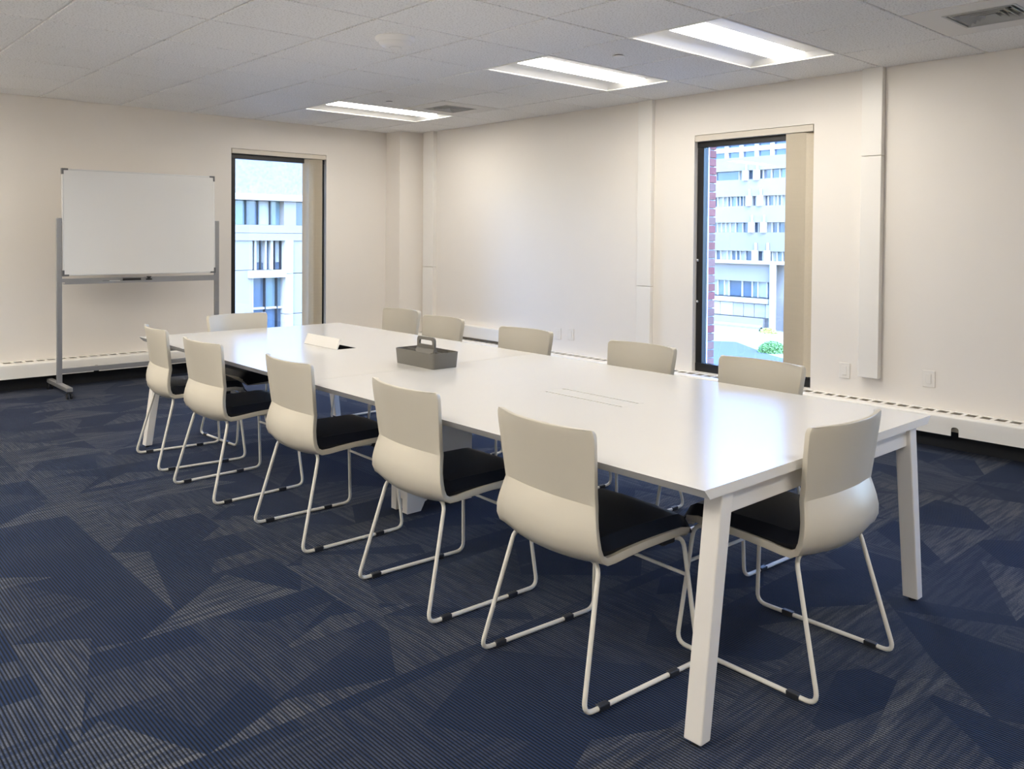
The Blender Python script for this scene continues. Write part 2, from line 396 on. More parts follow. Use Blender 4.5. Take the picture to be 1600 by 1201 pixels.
# ------------------------------------------------------------------ ceiling vents
def make_vent():
    r = empty('ceiling_vent')
    h = S/2-.006; q = .185
    b = MB(); b.box(-h, h, -h, -q, -.003, .004).box(-h, h, q, h, -.003, .004).box(-h, -q, -q, q, -.003, .004).box(q, h, -q, q, -.003, .004)
    b.obj('panel', m_pan, r)
    MB().box(-q, q, -q, q, .07, .08).obj('duct_back', m_gap, r)
    MB().box(-q, q, -q, -q+.014, -.006, .004).box(-q, q, q-.014, q, -.006, .004).box(-q, -q+.014, -q+.014, q-.014, -.006, .004).box(q-.014, q, -q+.014, q-.014, -.006, .004).obj('frame', m_vent, r)
    for ro in (.150, .112, .074, .040):
        m = MB(); rings = ((ro, -.006), (ro-.016, .022), (ro-.013, .024), (ro+.003, -.004))
        for rad, z in rings: m.v += [(-rad, -rad, z), (rad, -rad, z), (rad, rad, z), (-rad, rad, z)]
        for a in range(4):
            c = (a+1) % 4
            for e in range(4): m.f.append((a*4+e, a*4+(e+1) % 4, c*4+(e+1) % 4, c*4+e))
        m.obj('louver_ring', m_vent, r)
    MB().box(-.024, .024, -.024, .024, .012, .016).obj('center_plate', m_vent, r)
    return r
v0 = make_vent()
for n, (i, j) in enumerate(VENTS):
    o = v0 if n == 0 else copy_tree(v0)
    o.location = (GX+(i+.5)*S, GY-(j+.5)*S, HC)
    tag(o, ('small square air vent beside the farthest ceiling light', 'large grey louvred air vent at the top right corner')[n], 'air vent', 'square ceiling air vents')
# round ceiling sensor
r = empty('ceiling_sensor', (3.03, 4.45, HC-.002), label='round white domed sensor on a ceiling tile', cat='sensor')
MB().lathe([(.125, 0), (.128, -.006), (.122, -.018), (.108, -.030)], (0, 0, 0), 40).obj('base', m_white, r, smooth=True)
MB().lathe([(.104, -.028), (.100, -.040), (.085, -.054), (.062, -.062), (.060, -.062)], (0, 0, 0), 40).obj('dome', m_white, r, smooth=True)
MB().lathe([(.042, -.061), (.042, -.0635), (.036, -.0635), (.036, -.061)], (0, 0, 0), 32).obj('ring', m_alu, r, smooth=True)
MB().lathe([(.036, -.060), (.034, -.064), (.020, -.066), (.002, -.067)], (0, 0, 0), 32).obj('cap', m_white, r, smooth=True)
for n, (x, y) in enumerate(((4.42, 3.81), (4.43, 6.60))):
    r = empty('sprinkler_cover', (x, y, HC-.002), label=('flat round sprinkler plate between the two nearer ceiling lights', 'flat round sprinkler plate beside the farthest ceiling light')[n], cat='sprinkler', group='sprinkler plates')
    MB().lathe([(.030, 0), (.030, -.008)], (0, 0, 0), 20).obj('neck', m_cap, r, smooth=True)
    MB().lathe([(.042, -.007), (.043, -.009), (.041, -.012), (.010, -.013)], (0, 0, 0), 28).obj('plate', m_white, r, smooth=True)

# ------------------------------------------------------------------ baseboard heaters
def make_heater(name, length, notches, label, loc, rz):
    """runs along local +x, wall at local y=0, room at -y."""
    r = empty(name, loc, rz, label=label, cat='heater')
    d, zt, zb = .200, .258, .128
    n = int((length-.02)/.09); m = MB(); t = .004
    y0, y1 = -.034, -.118                                       # slot span across the top
    m.box(0, length, y0, 0, zt-t, zt).box(0, length, -d+.016, y1, zt-t, zt)
    x = 0
    for k in range(n+1):
        xe = min(x+.026, length); m.box(x, xe, y1, y0, zt-t, zt)
        x += .09
        if k == n: m.box(xe, length, y1, y0, zt-t, zt)
    m.obj('top_grille', m_heat, r)
    prof = [(-d+.016, zt)]
    for k in range(7):
        a = math.radians(90+90*k/6); prof.append((-d+.016+.016*math.cos(a), zt-.016+.016*math.sin(a)))
    prof += [(-d, .20), (-d+.004, .20), (-d+.004, zt-.018), (-d+.018, zt-.005)]
    q = MB(); k = len(prof); q.v = [(0, y, z) for y, z in prof]+[(length, y, z) for y, z in prof]
    q.f = [(i, (i+1) % k, k+(i+1) % k, k+i) for i in range(k)]
    q.obj('front_lip', m_heat, r, smooth=True)
    q = MB(); x = 0                                             # front panel with arched notches
    for nx in sorted(notches)+[None]:
        xe = length if nx is None else nx-.024
        q.box(x, xe, -d, -d+.004, zb, .2012)
        if nx is not None:
            arch = [(nx-.024, zb), (nx-.024, .2002), (nx+.024, .2002), (nx+.024, zb)]
            pts = [(nx+.024*math.cos(math.radians(a)), 0.172+.016*math.sin(math.radians(a))) for a in range(0, 181, 20)]
            q.prism([(nx+.0245, .2002), (nx-.0245, .2002), (nx-.0245, .172)]+[(px, pz) for px, pz in pts[::-1]]+[(nx+.0245, .172)], 'y', -d, -d+.004)
            x = nx+.024
    q.obj('front_panel', m_heat, r)
    f = MB()                                                    # finned pipe inside
    f.box(0, length, -.170, -.012, .150, .215); f.obj('element', mat('heater_fins', (.42, .39, .34), .6), r)
    return r
make_heater('baseboard_heater', 8.36-YF, [8.36-2.15, 8.36-5.6], 'cream slotted baseboard heater along the right wall', (XR-.002, 8.36, 0), -math.pi/2)
make_heater('baseboard_heater', 5.78-XL, [3.2], 'cream slotted baseboard heater behind the mobile whiteboard', (XL, YB-.002, 0), 0)

# ------------------------------------------------------------------ windows
def make_window(name, label, u0, u1, z0, z1, place):
    """place(u0,u1,d0,d1,z0,z1): box across the opening u, depth d outward."""
    fr = tag(place(u0, u1, .045, .105, z1-.105, z1-.004).obj(name, m_frame, bevel=.003), label, 'window', kind='structure')
    place(u0+.0, u1, .045, .105, z0, z0+.072).obj('bottom_rail', m_frame, fr, bevel=.003)
    place(u0+.004, u0+.066, .045, .105, z0+.072, z1-.105).obj('jamb', m_frame, fr, bevel=.003)
    place(u1-.066, u1-.004, .045, .105, z0+.072, z1-.105).obj('jamb', m_frame, fr, bevel=.003)
    place(u0+.066, u1-.066, .085, .091, z0+.072, z1-.105).obj('pane', m_glass, fr)
    place(u0+.056, u0+.070, .108, .125, z0+.06, z1-.09).obj('outer_bead', m_white, fr)
    place(u1-.070, u1-.056, .108, .125, z0+.06, z1-.09).obj('outer_bead', m_white, fr)
    return fr
w1 = make_window('window_1', 'tall black framed window overlooking the bright plaza', WY0, WY1, WZ0, WZ1, lambda u0, u1, d0, d1, a, c: MB().box(XR+d0, XR+d1, u0, u1, a, c))
for z in (.86, 1.22): MB().lathe([(.008, 0), (.011, .012), (.006, .02)], (XR+.040, WY1-.018, z), 12).obj('latch', m_alu, w1, smooth=True)
w2 = make_window('window_2', 'tall black framed window facing the concrete building', VX0, VX1, VZ0, VZ1, lambda u0, u1, d0, d1, a, c: MB().box(u0, u1, YB+d0, YB+d1, a, c))
make_window('window_3', 'tall black framed window out of view on the right wall', UY0, UY1, WZ0, WZ1, lambda u0, u1, d0, d1, a, c: MB().box(XR+d0, XR+d1, u0, u1, a, c))
# vertical blinds, vanes stacked to one side
def vane_mesh(dx, dy, z0, z1):
    m = MB(); K = 6; L = math.hypot(dx, dy); nx, ny = -dy/L, dx/L
    for k in range(K+1):
        t = k/K; bow = .005*math.sin(math.pi*t)
        for off in (0, .0014):
            m.v += [(dx*t+nx*(bow+off), dy*t+ny*(bow+off), z0), (dx*t+nx*(bow+off), dy*t+ny*(bow+off), z1)]
    for k in range(K):
        q = 4*k; m.f += [(q, q+1, q+5, q+4), (q+2, q+6, q+7, q+3), (q, q+4, q+6, q+2), (q+1, q+3, q+7, q+5)]
    m.f += [(0, 2, 3, 1), (4*K, 4*K+1, 4*K+3, 4*K+2)]
    return m.mesh('vane', m_blind, smooth=True)
r = empty('vertical_blind', (XR, WY0, 0), label='beige vertical blind stacked at the right side of plaza window', cat='blind', group='vertical blinds')
MB().box(-.004, .040, .006, WY1-WY0-.006, 2.256, 2.308).obj('headrail', m_rail, r, bevel=.003)
vm = vane_mesh(-.060, .066, .345, 2.252)
for k in range(1, 11): link('vane', vm, r, (.062, .026+k*.0145, 0))
link('vane', vane_mesh(-.030, .083, .345, 2.252), r, (.050, .012, 0))
r3 = empty('vertical_blind', (XR, UY0, 0), label='beige vertical blind out of view on the right wall', cat='blind', group='vertical blinds')
MB().box(-.004, .040, .006, UY1-UY0-.006, 2.256, 2.308).obj('headrail', m_rail, r3, bevel=.003)
for k in range(10): link('vane', vm, r3, (.062, .022+k*.0145, 0))
r = empty('vertical_blind', (VX1, YB, 0), label='beige vertical blind stacked at the right side of far window', cat='blind', group='vertical blinds')
MB().box(-(VX1-VX0)+.006, -.006, -.004, .040, 2.288, 2.336).obj('headrail', m_rail, r, bevel=.003)
vm = vane_mesh(.068, -.060, .345, 2.284)
for k in range(9): link('vane', vm, r, (-.052-.068-k*.0135, .062-.001, 0))
link('vane', vane_mesh(.040, -.078, .345, 2.284), r, (-.052-.068-9*.0135-.030, .064, 0))

# ------------------------------------------------------------------ wall outlets
for n, (y, z, lab) in enumerate(((3.010, .440, 'wall plate between the plaza window and cover strip'), (2.400, .457, 'wall plate right of the cover strip, nearest the viewer'), (6.034, .440, 'left one of the pair of wall plates behind the table'), (5.854, .450, 'right one of the pair of wall plates behind the table'))):
    r = empty('wall_outlet', (XR, y, z), label=lab, cat='outlet', group='wall plates on the right wall')
    MB().box(-.006, 0, -.043, .043, -.058, .058).obj('plate', m_plate, r, bevel=.003)
    MB().box(-.0085, -.005, -.018, .018, -.034, .034).obj('insert', m_plate, r, bevel=.0012, seg=1)

# ================================================================== conference table
TX0, TX1, TY0, TY1, TZ = 1.942, 3.460, 1.350, 5.850, .735
TS = 3.600
table = empty('conference_table', (2.701, 3.6, 0), label='long white conference table with splayed legs and two cable hatches', cat='table')
def tpart(mb, name, m, bevel=0., parent=None, **k):
    mb.v = [(x-2.701, y-3.6, z) for x, y, z in mb.v]
    return mb.obj(name, m, parent or table, bevel=bevel, **k)
def top_panel(y0, y1, hx0, hx1, hy0, hy1):
    """slab with a rectangular hatch hole and undercut long edges."""
    m = MB(); t = .030; ins = .028
    X = [TX0, hx0, hx1, TX1]; Y = [y0, hy0, hy1, y1]; XB = [TX0+ins, hx0, hx1, TX1-ins]
    def idx(i, j, bot): return (i*4+j)*2+bot
    for i in range(4):
        for j in range(4):
            m.v += [(X[i], Y[j], TZ), (XB[i], Y[j], TZ-t)]
    for i in range(3):
        for j in range(3):
            if i == 1 and j == 1: continue
            m.f += [(idx(i, j, 0), idx(i+1, j, 0), idx(i+1, j+1, 0), idx(i, j+1, 0)), (idx(i, j, 1), idx(i, j+1, 1), idx(i+1, j+1, 1), idx(i+1, j, 1))]
    for a in range(3):
        m.f += [(idx(a, 0, 0), idx(a, 0, 1), idx(a+1, 0, 1), idx(a+1, 0, 0)), (idx(a, 3, 0), idx(a+1, 3, 0), idx(a+1, 3, 1), idx(a, 3, 1)),
                (idx(0, a, 0), idx(0, a+1, 0), idx(0, a+1, 1), idx(0, a, 1)), (idx(3, a, 0), idx(3, a, 1), idx(3, a+1, 1), idx(3, a+1, 0))]
    for (i, j), (k, l) in (((1, 1), (2, 1)), ((2, 1), (2, 2)), ((2, 2), (1, 2)), ((1, 2), (1, 1))):
        m.f.append((idx(i, j, 0), idx(k, l, 0), idx(k, l, 1), idx(i, j, 1)))
    return m
H1 = (2.630, 2.776, 2.235, 2.705); H2 = (2.630, 2.776, 4.475, 4.880)
tpart(top_panel(TY0, TS-.0012, *H1), 'tabletop', m_top)
tpart(top_panel(TS+.0012, TY1, *H2), 'tabletop', m_top)
# near hatch, closed: lid with two brush slots
g = .0015
lid = tpart(MB().box(H1[0]+.025, H1[1]-.025, H1[2]+g, H1[3]-g, TZ-.003, TZ), 'hatch_lid', m_top)
tpart(MB().box(H1[0]+g, H1[0]+.013, H1[2]+g, H1[3]-g, TZ-.003, TZ).box(H1[1]-.013, H1[1]-g, H1[2]+g, H1[3]-g, TZ-.003, TZ)
      .box(H1[0]+.013, H1[0]+.025, H1[2]+g, H1[2]+.012, TZ-.003, TZ).box(H1[1]-.025, H1[1]-.013, H1[2]+g, H1[2]+.012, TZ-.003, TZ)
      .box(H1[0]+.013, H1[0]+.025, H1[3]-.012, H1[3]-g, TZ-.003, TZ).box(H1[1]-.025, H1[1]-.013, H1[3]-.012, H1[3]-g, TZ-.003, TZ), 'hatch_frame', m_top)
tpart(MB().box(H1[0]-.004, H1[1]+.004, H1[2]-.004, H1[3]+.004, TZ-.10, TZ-.030), 'cable_tray', m_gap)
# far hatch, open: tilted lid and dark tray
tpart(MB().box(H2[0]-.004, H2[1]+.004, H2[2]-.004, H2[3]+.004, TZ-.10, TZ-.030), 'cable_tray', m_gap)
tpart(MB().box(H2[1]-.003, H2[1]-.0005, H2[2]+.0005, H2[3]-.0005, TZ-.030, TZ-.0015).box(H2[0]+.0005, H2[1]-.003, H2[3]-.003, H2[3]-.0005, TZ-.030, TZ-.0015)
      .box(H2[0]+.0005, H2[0]+.003, H2[2]+.0005, H2[3]-.003, TZ-.030, TZ-.0015).box(H2[0]+.003, H2[1]-.003, H2[2]+.0005, H2[2]+.003, TZ-.030, TZ-.0015), 'hatch_liner', m_gap)
ta = math.radians(68); lw_ = .068
c, s_ = math.cos(ta), math.sin(ta)
ll = MB(); x0 = H2[0]+.004
ll.hexa([(x0, H2[2]+.004, TZ), (x0+.010*s_, H2[2]+.004, TZ-.010*c+.004), (x0+.010*s_, H2[3]-.004, TZ-.010*c+.004), (x0, H2[3]-.004, TZ),
         (x0+lw_*c, H2[2]+.004, TZ+lw_*s_), (x0+lw_*c+.010*s_, H2[2]+.004, TZ+lw_*s_-.010*c), (x0+lw_*c+.010*s_, H2[3]-.004, TZ+lw_*s_-.010*c), (x0+lw_*c, H2[3]-.004, TZ+lw_*s_)])
tpart(ll, 'hatch_lid', m_top)
# end frames
def leg(sx, yo, dy):
    """sx: -1 left / 1 right, outer foot x 0.743 from the centre, splayed inward to the top."""
    cx = 2.701; w = .046
    fo, to = cx+sx*.743, cx+sx*.655; fi, ti = fo-sx*w, to-sx*(w+.012)
    y0, y1 = sorted((yo, yo+dy)); zt = TZ-.031
    lo, hi = sorted((fo, fi)); tl, th = sorted((to, ti))
    m = MB().hexa([(lo, y0, .012), (hi, y0, .012), (hi, y1, .012), (lo, y1, .012), (tl, y0, zt), (th, y0, zt), (th, y1, zt), (tl, y1, zt)])
    L = tpart(m, 'leg', m_leg, bevel=.004)
    f = MB().lathe([(.014, 0), (.014, .013)], ((lo+hi)/2, (y0+y1)/2, 0), 12)
    f.v = [(x-2.701, y-3.6, z) for x, y, z in f.v]; f.obj('foot', m_black, L)
for yo, dy in ((TY0+.012, .060), (TY1-.012, -.060)):
    for sx in (-1, 1): leg(sx, yo, dy)
    yc = yo+dy*.55
    tpart(MB().box(2.701-.606, 2.701+.606, yc-.018, yc+.018, .632, TZ-.040), 'crossbar', m_leg, bevel=.003)
for sx in (-1, 1): tpart(MB().box(2.701+sx*.42-.03, 2.701+sx*.42+.03, TY0+.08, TY1-.08, .668, TZ-.0305), 'beam', m_leg)
# central cable pedestal: two slabs with an arched cut-out at the floor
for y0, y1 in ((3.528, 3.572), (3.628, 3.672)):
    x0, x1 = 2.490, 2.914
    arch = [(x0, .005), (x0+.085, .005), (x0+.100, .030), (x0+.110, .050), (x0+.135, .058), (x1-.135, .058), (x1-.110, .050), (x1-.100, .030), (x1-.085, .005), (x1, .005), (x1, TZ-.031), (x0, TZ-.031)]
    tpart(MB().prism(arch, 'y', y0, y1), 'pedestal_panel', m_leg)
tpart(MB().box(2.50, 2.52, 3.572, 3.628, .07, TZ-.031).box(2.884, 2.904, 3.572, 3.628, .07, TZ-.031), 'pedestal_side', m_leg)

# ================================================================== chairs
def make_chair():
    root = empty('sled_chair')
    # shell: centre profile and edge offsets.  rows: (y_center, z_center, half_width, y_edge, z_edge)
    rows = [(.292, .405, .185, .276, .408), (.291, .424, .202, .276, .430), (.276, .440, .212, .264, .449), (.22, .448, .219, .215, .460), (.12, .443, .226, .12, .461),
            (.02, .435, .231, .02, .460), (-.07, .425, .237, -.07, .456), (-.125, .418, .241, -.130, .452), (-.170, .419, .243, -.160, .452), (-.203, .435, .244, -.177, .462),
            (-.226, .464, .243, -.185, .482), (-.233, .503, .238, -.187, .510), (-.226, .541, .229, -.184, .541), (-.214, .575, .221, -.178, .570), (-.202, .607, .213, -.170, .604),
            (-.208, .640, .214, -.174, .637), (-.218, .690, .218, -.180, .688), (-.230, .745, .222, -.186, .745), (-.241, .795, .226, -.192, .795), (-.247, .822, .227, -.195, .822), (-.250, .834, .2245, -.197, .834), (-.2515, .8425, .217, -.199, .841), (-.252, .846, .204, -.206, .844)]
    crease = 14; NU = 16
    verts = []; faces = []
    for y, z, hw, ye, ze in rows:
        for k in range(NU+1):
            u = -1+2*k/NU; a = abs(u)**2.4
            verts.append((u*hw, y+(ye-y)*a, z+(ze-z)*a))
    nr = len(rows)
    for i in range(nr-1):
        for k in range(NU):
            p = i*(NU+1)+k; faces.append((p, p+1, p+NU+2, p+NU+1))
    me = bpy.data.meshes.new('shell'); me.from_pydata(verts, [], faces)
    bm = bmesh.new(); bm.from_mesh(me); bmesh.ops.recalc_face_normals(bm, faces=bm.faces[:])
    bm.faces.ensure_lookup_table()
    # make the normals point to the sitter (up / forward)
    if bm.faces[5*NU+8].normal.z < 0:
        bmesh.ops.reverse_faces(bm, faces=bm.faces[:])
    bm.to_mesh(me); bm.free()
    # thicken by hand: offset copy on the underside / back
    nrm = [v.normal.copy() for v in me.vertices]; nv = len(verts)
    T = .012; V2 = [tuple(Vector(v)-n*(T+.012*abs(-1+2*(i % (NU+1))/NU)**7)) for i, (v, n) in enumerate(zip(verts, nrm))]
    F = list(faces) + [tuple(i+nv for i in f[::-1]) for f in faces]
    W_ = NU+1
    for i in range(nr-1):
        for a, b2 in ((i*W_, (i+1)*W_), ((i+1)*W_+NU, i*W_+NU)): F.append((a, b2, b2+nv, a+nv))
    for k in range(NU):
        F.append((k+1, k, k+nv, k+1+nv)); q = (nr-1)*W_+k; F.append((q, q+1, q+1+nv, q+nv))
    me2 = bpy.data.meshes.new('shell'); me2.from_pydata(verts+V2, [], F); me2.materials.append(m_shell)
    bm = bmesh.new(); bm.from_mesh(me2); bmesh.ops.recalc_face_normals(bm, faces=bm.faces[:])
    bm.verts.ensure_lookup_table()
    rim = [e for e in bm.edges if len(e.link_faces) == 2 and e.calc_face_angle() > math.radians(55)]
    bmesh.ops.bevel(bm, geom=rim, offset=.0035, segments=2, profile=.5, affect='EDGES', clamp_overlap=True)
    bm.to_mesh(me2); bm.free()
    me2.polygons.foreach_set('use_smooth', [True]*len(me2.polygons)); me2.set_sharp_from_angle(angle=math.radians(60))
    # sharp crease across the back of the shell
    zc = {}
    for e in me2.edges:
        a, b2 = (me2.vertices[i].co for i in e.vertices)
        if abs(a.y) > .14 and .588 < a.z < .612 and .588 < b2.z < .612 and abs(a.x-b2.x) > .012 and a.y < -.14 and b2.y < -.14: e.use_edge_sharp = True
    link('shell', me2, root)
    # seat cushion: swollen rounded slab following the pan
    cr = []; NC = 14; nrow = 16
    m = MB()
    for i in range(nrow+1):
        t = i/nrow; y = .300+(-.180-.300)*t
        zb = .452 if y < .22 else .452-.040*((y-.22)/.08)**2
        if y < -.12: zb += .012*((-.12-y)/.055)**2
        edge_y = min(1, max(0, min(t, 1-t)*9)); ry = math.sqrt(1-(1-edge_y)**2)
        hw = .212 if t < .75 else .212+.014*(t-.75)/.25
        hw *= .90+.10*ry
        for k in range(NC+1):
            u = -1+2*k/NC; ed = min(1, (1-abs(u))*7); ru = math.sqrt(max(0, 1-(1-ed)**2))
            h = .006+.034*ru*ry+.006*(1-u*u)
            m.v.append((u*hw, y, zb+h))
    WN = NC+1
    for i in range(nrow):
        for k in range(NC): p = i*WN+k; m.f.append((p, p+1, p+WN+1, p+WN))
    nv = len(m.v); m.v += [(x*.985, y*.985, min(z-.004, .446)) for x, y, z in m.v]
    top = list(m.f)
    m.f += [tuple(i+nv for i in f[::-1]) for f in top]
    for i in range(nrow):
        for a, b2 in ((i*WN, (i+1)*WN), ((i+1)*WN+NC, i*WN+NC)): m.f.append((a, b2, b2+nv, a+nv))
    for k in range(NC):
        m.f.append((k+1, k, k+nv, k+1+nv)); q = nrow*WN+k; m.f.append((q, q+1, q+1+nv, q+nv))
    cu = m.obj('cushion', m_cush, root, smooth=True)
    for sgn in (-1, 1):
        path = fillet([(sgn*.05, -.150, .422), (sgn*.205, -.158, .424), (sgn*.255, -.268, .009), (sgn*.252, .268, .009), (sgn*.208, .232, .425), (sgn*.190, .030, .432)], .042, 6)
        fr = MB().tube(path, .0078, 10).obj('side_frame', m_tube, root, smooth=True)
        for gy in (-.185, .135):
            mm = MB().box(-.011, .011, -.022, .022, -.009, .010); mm.v = [(x+sgn*.2535, y+gy, z+.009) for x, y, z in mm.v]
            mm.obj('glide', m_glide, fr, bevel=.002, seg=1)
        MB().box(sgn*.20-.016, sgn*.20+.016, .12, .185, .415, .441).obj('bracket', m_glide, root, bevel=.004, seg=1)
    MB().tube([(-.222, .246, .292), (-.10, .246, .292), (.10, .246, .292), (.222, .246, .292)], .0062, 8).obj('stretcher', m_tube, root, smooth=True)
    return root
chair0 = make_chair()
# (x, y, heading of the sitter in degrees measured so that 0 faces +y, label)
CH = [
    (2.112, 1.926, -90-3.5, 'cream sled chair on the left side of table, nearest the viewer'),
    (2.116, 2.715, -90-2.5, 'cream sled chair on the left side of table, second from the viewer'),
    (2.098, 3.640, -90-1.5, 'cream sled chair in the middle of the left side of table'),
    (2.061, 4.575, -90+2.0, 'cream sled chair on the left side of table, second from the whiteboard'),
    (2.100, 5.370, -90-5.0, 'cream sled chair on the left side of table, nearest the whiteboard'),
    (2.664, 1.515, -1.0, 'cream sled chair alone at the near short end of table'),
    (2.665, 5.690, 180+3.0, 'cream sled chair alone at the far short end of table'),
    (3.370, 2.190, 90-2.0, 'cream sled chair on the window side of table in front of plaza window'),
    (3.410, 2.940, 90, 'cream sled chair on the window side of table, second from the viewer'),
    (3.420, 3.870, 90+2, 'cream sled chair in the middle of the window side of table'),
    (3.480, 4.800, 90, 'cream sled chair on the window side of table, second from the corner'),
    (3.610, 5.500, 90+2, 'cream sled chair on the window side of table, nearest the corner column'),
]
for n, (x, y, a, lab) in enumerate(CH):
    o = chair0 if n == 0 else copy_tree(chair0)
    o.location = (x, y, 0); o.rotation_euler = (0, 0, math.radians(a))
    tag(o, lab, 'chair', 'cream sled chairs around the conference table')

# ================================================================== caddy on the table
r = empty('caddy', (2.702, 3.660, TZ), label='grey compartment caddy with arched carry handle on the table', cat='caddy')
hx, hy, hz = .086, .174, .082
b = MB()
t = .004; tp = .006
def wall_ring(m, hx, hy, tp, h, t, z0=.004):
    out = round_rect(-hx, hx, -hy, hy, .016, 4); K = len(out)
    def sc(pts, d): return [(x*(1+d/hx), y*(1+d/hy)) for x, y in pts]
    lv = [(sc(out, -tp), 0), (sc(out, 0), h), (sc(out, -t), h), (sc(out, -tp-t), z0)]
    n0 = len(m.v)
    for pts, z in lv: m.v += [(x, y, z) for x, y in pts]
    for a in range(3):
        for i in range(K): m.f.append((n0+a*K+i, n0+a*K+(i+1) % K, n0+(a+1)*K+(i+1) % K, n0+(a+1)*K+i))
    m.f.append(tuple(range(n0, n0+K))[::-1]); m.f.append(tuple(range(n0+3*K, n0+4*K)))
wall_ring(b, hx, hy, tp, hz, t)
tray = b.obj('tray', m_caddy, r, smooth=True)
MB().box(-.002, .002, -hy+.006, hy-.006, .004, hz-.006).obj('divider', m_caddy, r)
for yy in (-.075, .075): MB().box(-hx+.006, hx-.006, yy-.002, yy+.002, .004, hz-.010).obj('divider', m_caddy, r)
# handle: rounded arch plate with a rounded slot
outer = [(-.078, hz-.020)] + [(-.078, .128)] + [(-.078+.022*(1-math.cos(math.radians(q))), .128+.022*math.sin(math.radians(q))) for q in (30, 60, 90)] + [(.078-.022*(1-math.cos(math.radians(q))), .128+.022*math.sin(math.radians(q))) for q in (90, 60, 30)] + [(.078, .128), (.078, hz-.020)]
inner = [(-.058, hz+.028), (-.058, .122), (-.055, .131), (-.049, .134), (.049, .134), (.055, .131), (.058, .122), (.058, hz+.028)]
# the outlines are filled as two halves around the slot
hm = MB()
def plate(poly): hm.prism([(u, w) for u, w in poly], 'x', -.0055, .0055)
plate([(-.078, hz-.020), (.078, hz-.020), (.078, hz+.028), (-.078, hz+.028)])
plate([(-.078, hz+.028), (-.058, hz+.028), (-.058, .122), (-.055, .131), (-.078, .131)])
plate([(.058, hz+.028), (.078, hz+.028), (.078, .131), (.055, .131), (.058, .122)])
plate([(-.078, .131), (-.055, .131), (-.049, .134), (.049, .134), (.055, .131), (.078, .131), (.074, .143), (.065, .150), (-.065, .150), (-.074, .143)])
hm.obj('handle', m_caddy, r)
MB().hexa([(-.022, -.082, hz-.022), (.022, -.082, hz-.022), (.022, .082, hz-.022), (-.022, .082, hz-.022), (-.0095, -.0785, hz+.008), (.0095, -.0785, hz+.008), (.0095, .0785, hz+.008), (-.0095, .0785, hz+.008)]).obj('handle_base', m_caddy, r, bevel=.002, seg=1)

# ================================================================== mobile whiteboard
PX0, PX1, PY = 2.044, 3.468, 8.205
wb = empty('mobile_whiteboard', (2.756, PY, 0), label='white dry erase board on a grey wheeled stand by the wall', cat='whiteboard')
def wpart(mb, name, m, parent=None, **k):
    mb.v = [(x-2.756, y-PY, z) for x, y, z in mb.v]; return mb.obj(name, m, parent or wb, **k)
for px in (PX0, PX1):
    wpart(MB().box(px-.022, px+.022, PY-.013, PY+.013, .098, 1.555), 'post', m_grey, bevel=.003)
    ft = wpart(MB().box(px-.024, px+.024, PY-.33, PY+.33, .062, .098), 'foot', m_grey, bevel=.004)
    for yy in (PY-.31, PY+.31):
        cs = wpart(MB().box(px-.014, px+.014, yy-.014, yy+.014, .040, .064), 'caster', m_black, ft, bevel=.002)
        for dx in (-.016, .016):
            q = MB(); q.tube([(px+dx-.006, yy, .025), (px+dx+.006, yy, .025)], .025, 16); wpart(q, 'wheel', m_black, ft, smooth=True)
wpart(MB().box(PX0+.022, PX1-.022, PY-.010, PY+.010, .178, .222), 'lower_bar', m_grey, bevel=.003)
wpart(MB().box(PX0+.022, PX1-.022, PY-.012, PY+.012, .985, 1.018), 'upper_bar', m_grey, bevel=.002)
tr = MB(); tr.box(PX0+.024, PX1-.024, PY-.085, PY-.012, .972, .977).box(PX0+.024, PX1-.024, PY-.088, PY-.084, .972, .992)
wpart(tr, 'tray', m_grey)
# board panel: slightly tilted about its centre
bw, bh = (PX1-PX0)/2-.024, .475; bz = 1.518; tilt = math.radians(-1.4)
bp = empty('board_panel', (0, -.004, bz)); bp.parent = wb; bp.rotation_euler = (tilt, 0, 0)
bo = MB().box(-bw+.010, bw-.010, -.011, .011, -bh+.010, bh-.010).obj('surface', m_board, wb); bo.location = bp.location; bo.rotation_euler = bp.rotation_euler
bpy.data.objects.remove(bp)
fr = MB(); fr.box(-bw, bw, -.014, .014, bh-.011, bh).box(-bw, bw, -.014, .014, -bh, -bh+.014).box(-bw, -bw+.011, -.014, .014, -bh+.014, bh-.011).box(bw-.011, bw, -.014, .014, -bh+.014, bh-.011)
fo = fr.obj('board_frame', m_alu, wb, bevel=.002, seg=1); fo.location = bo.location; fo.rotation_euler = bo.rotation_euler
for sx in (-1, 1):
    for sz in (-1, 1):
        q = MB(); e = .050
        x0, x1 = sorted((sx*(bw+.003), sx*(bw-.013))); z0, z1 = sorted((sz*(bh+.003), sz*(bh-e)))
        q.box(x0, x1, -.017, .017, z0, z1)
        x0, x1 = sorted((sx*(bw-.013), sx*(bw-e))); z0, z1 = sorted((sz*(bh+.003), sz*(bh-.013)))
        q.box(x0, x1, -.017, .017, z0, z1)
        c_ = q.obj('corner_cap', m_cap, wb, bevel=.002, seg=1); c_.location = bo.location; c_.rotation_euler = bo.rotation_euler
    q = MB(); q.tube([(sx*(bw+.001), 0, bz), (sx*(bw+.024), 0, bz)], .010, 12); kn = q.obj('pivot', m_cap, wb, smooth=True)
q = MB().lathe([(.010, 0), (.010, .012), (.026, .014), (.027, .024), (.016, .026), (.012, .034), (.020, .038), (.020, .046)], (2.80, PY-.045, .978), 16); wpart(q, 'clamp_knob', m_black, smooth=True)
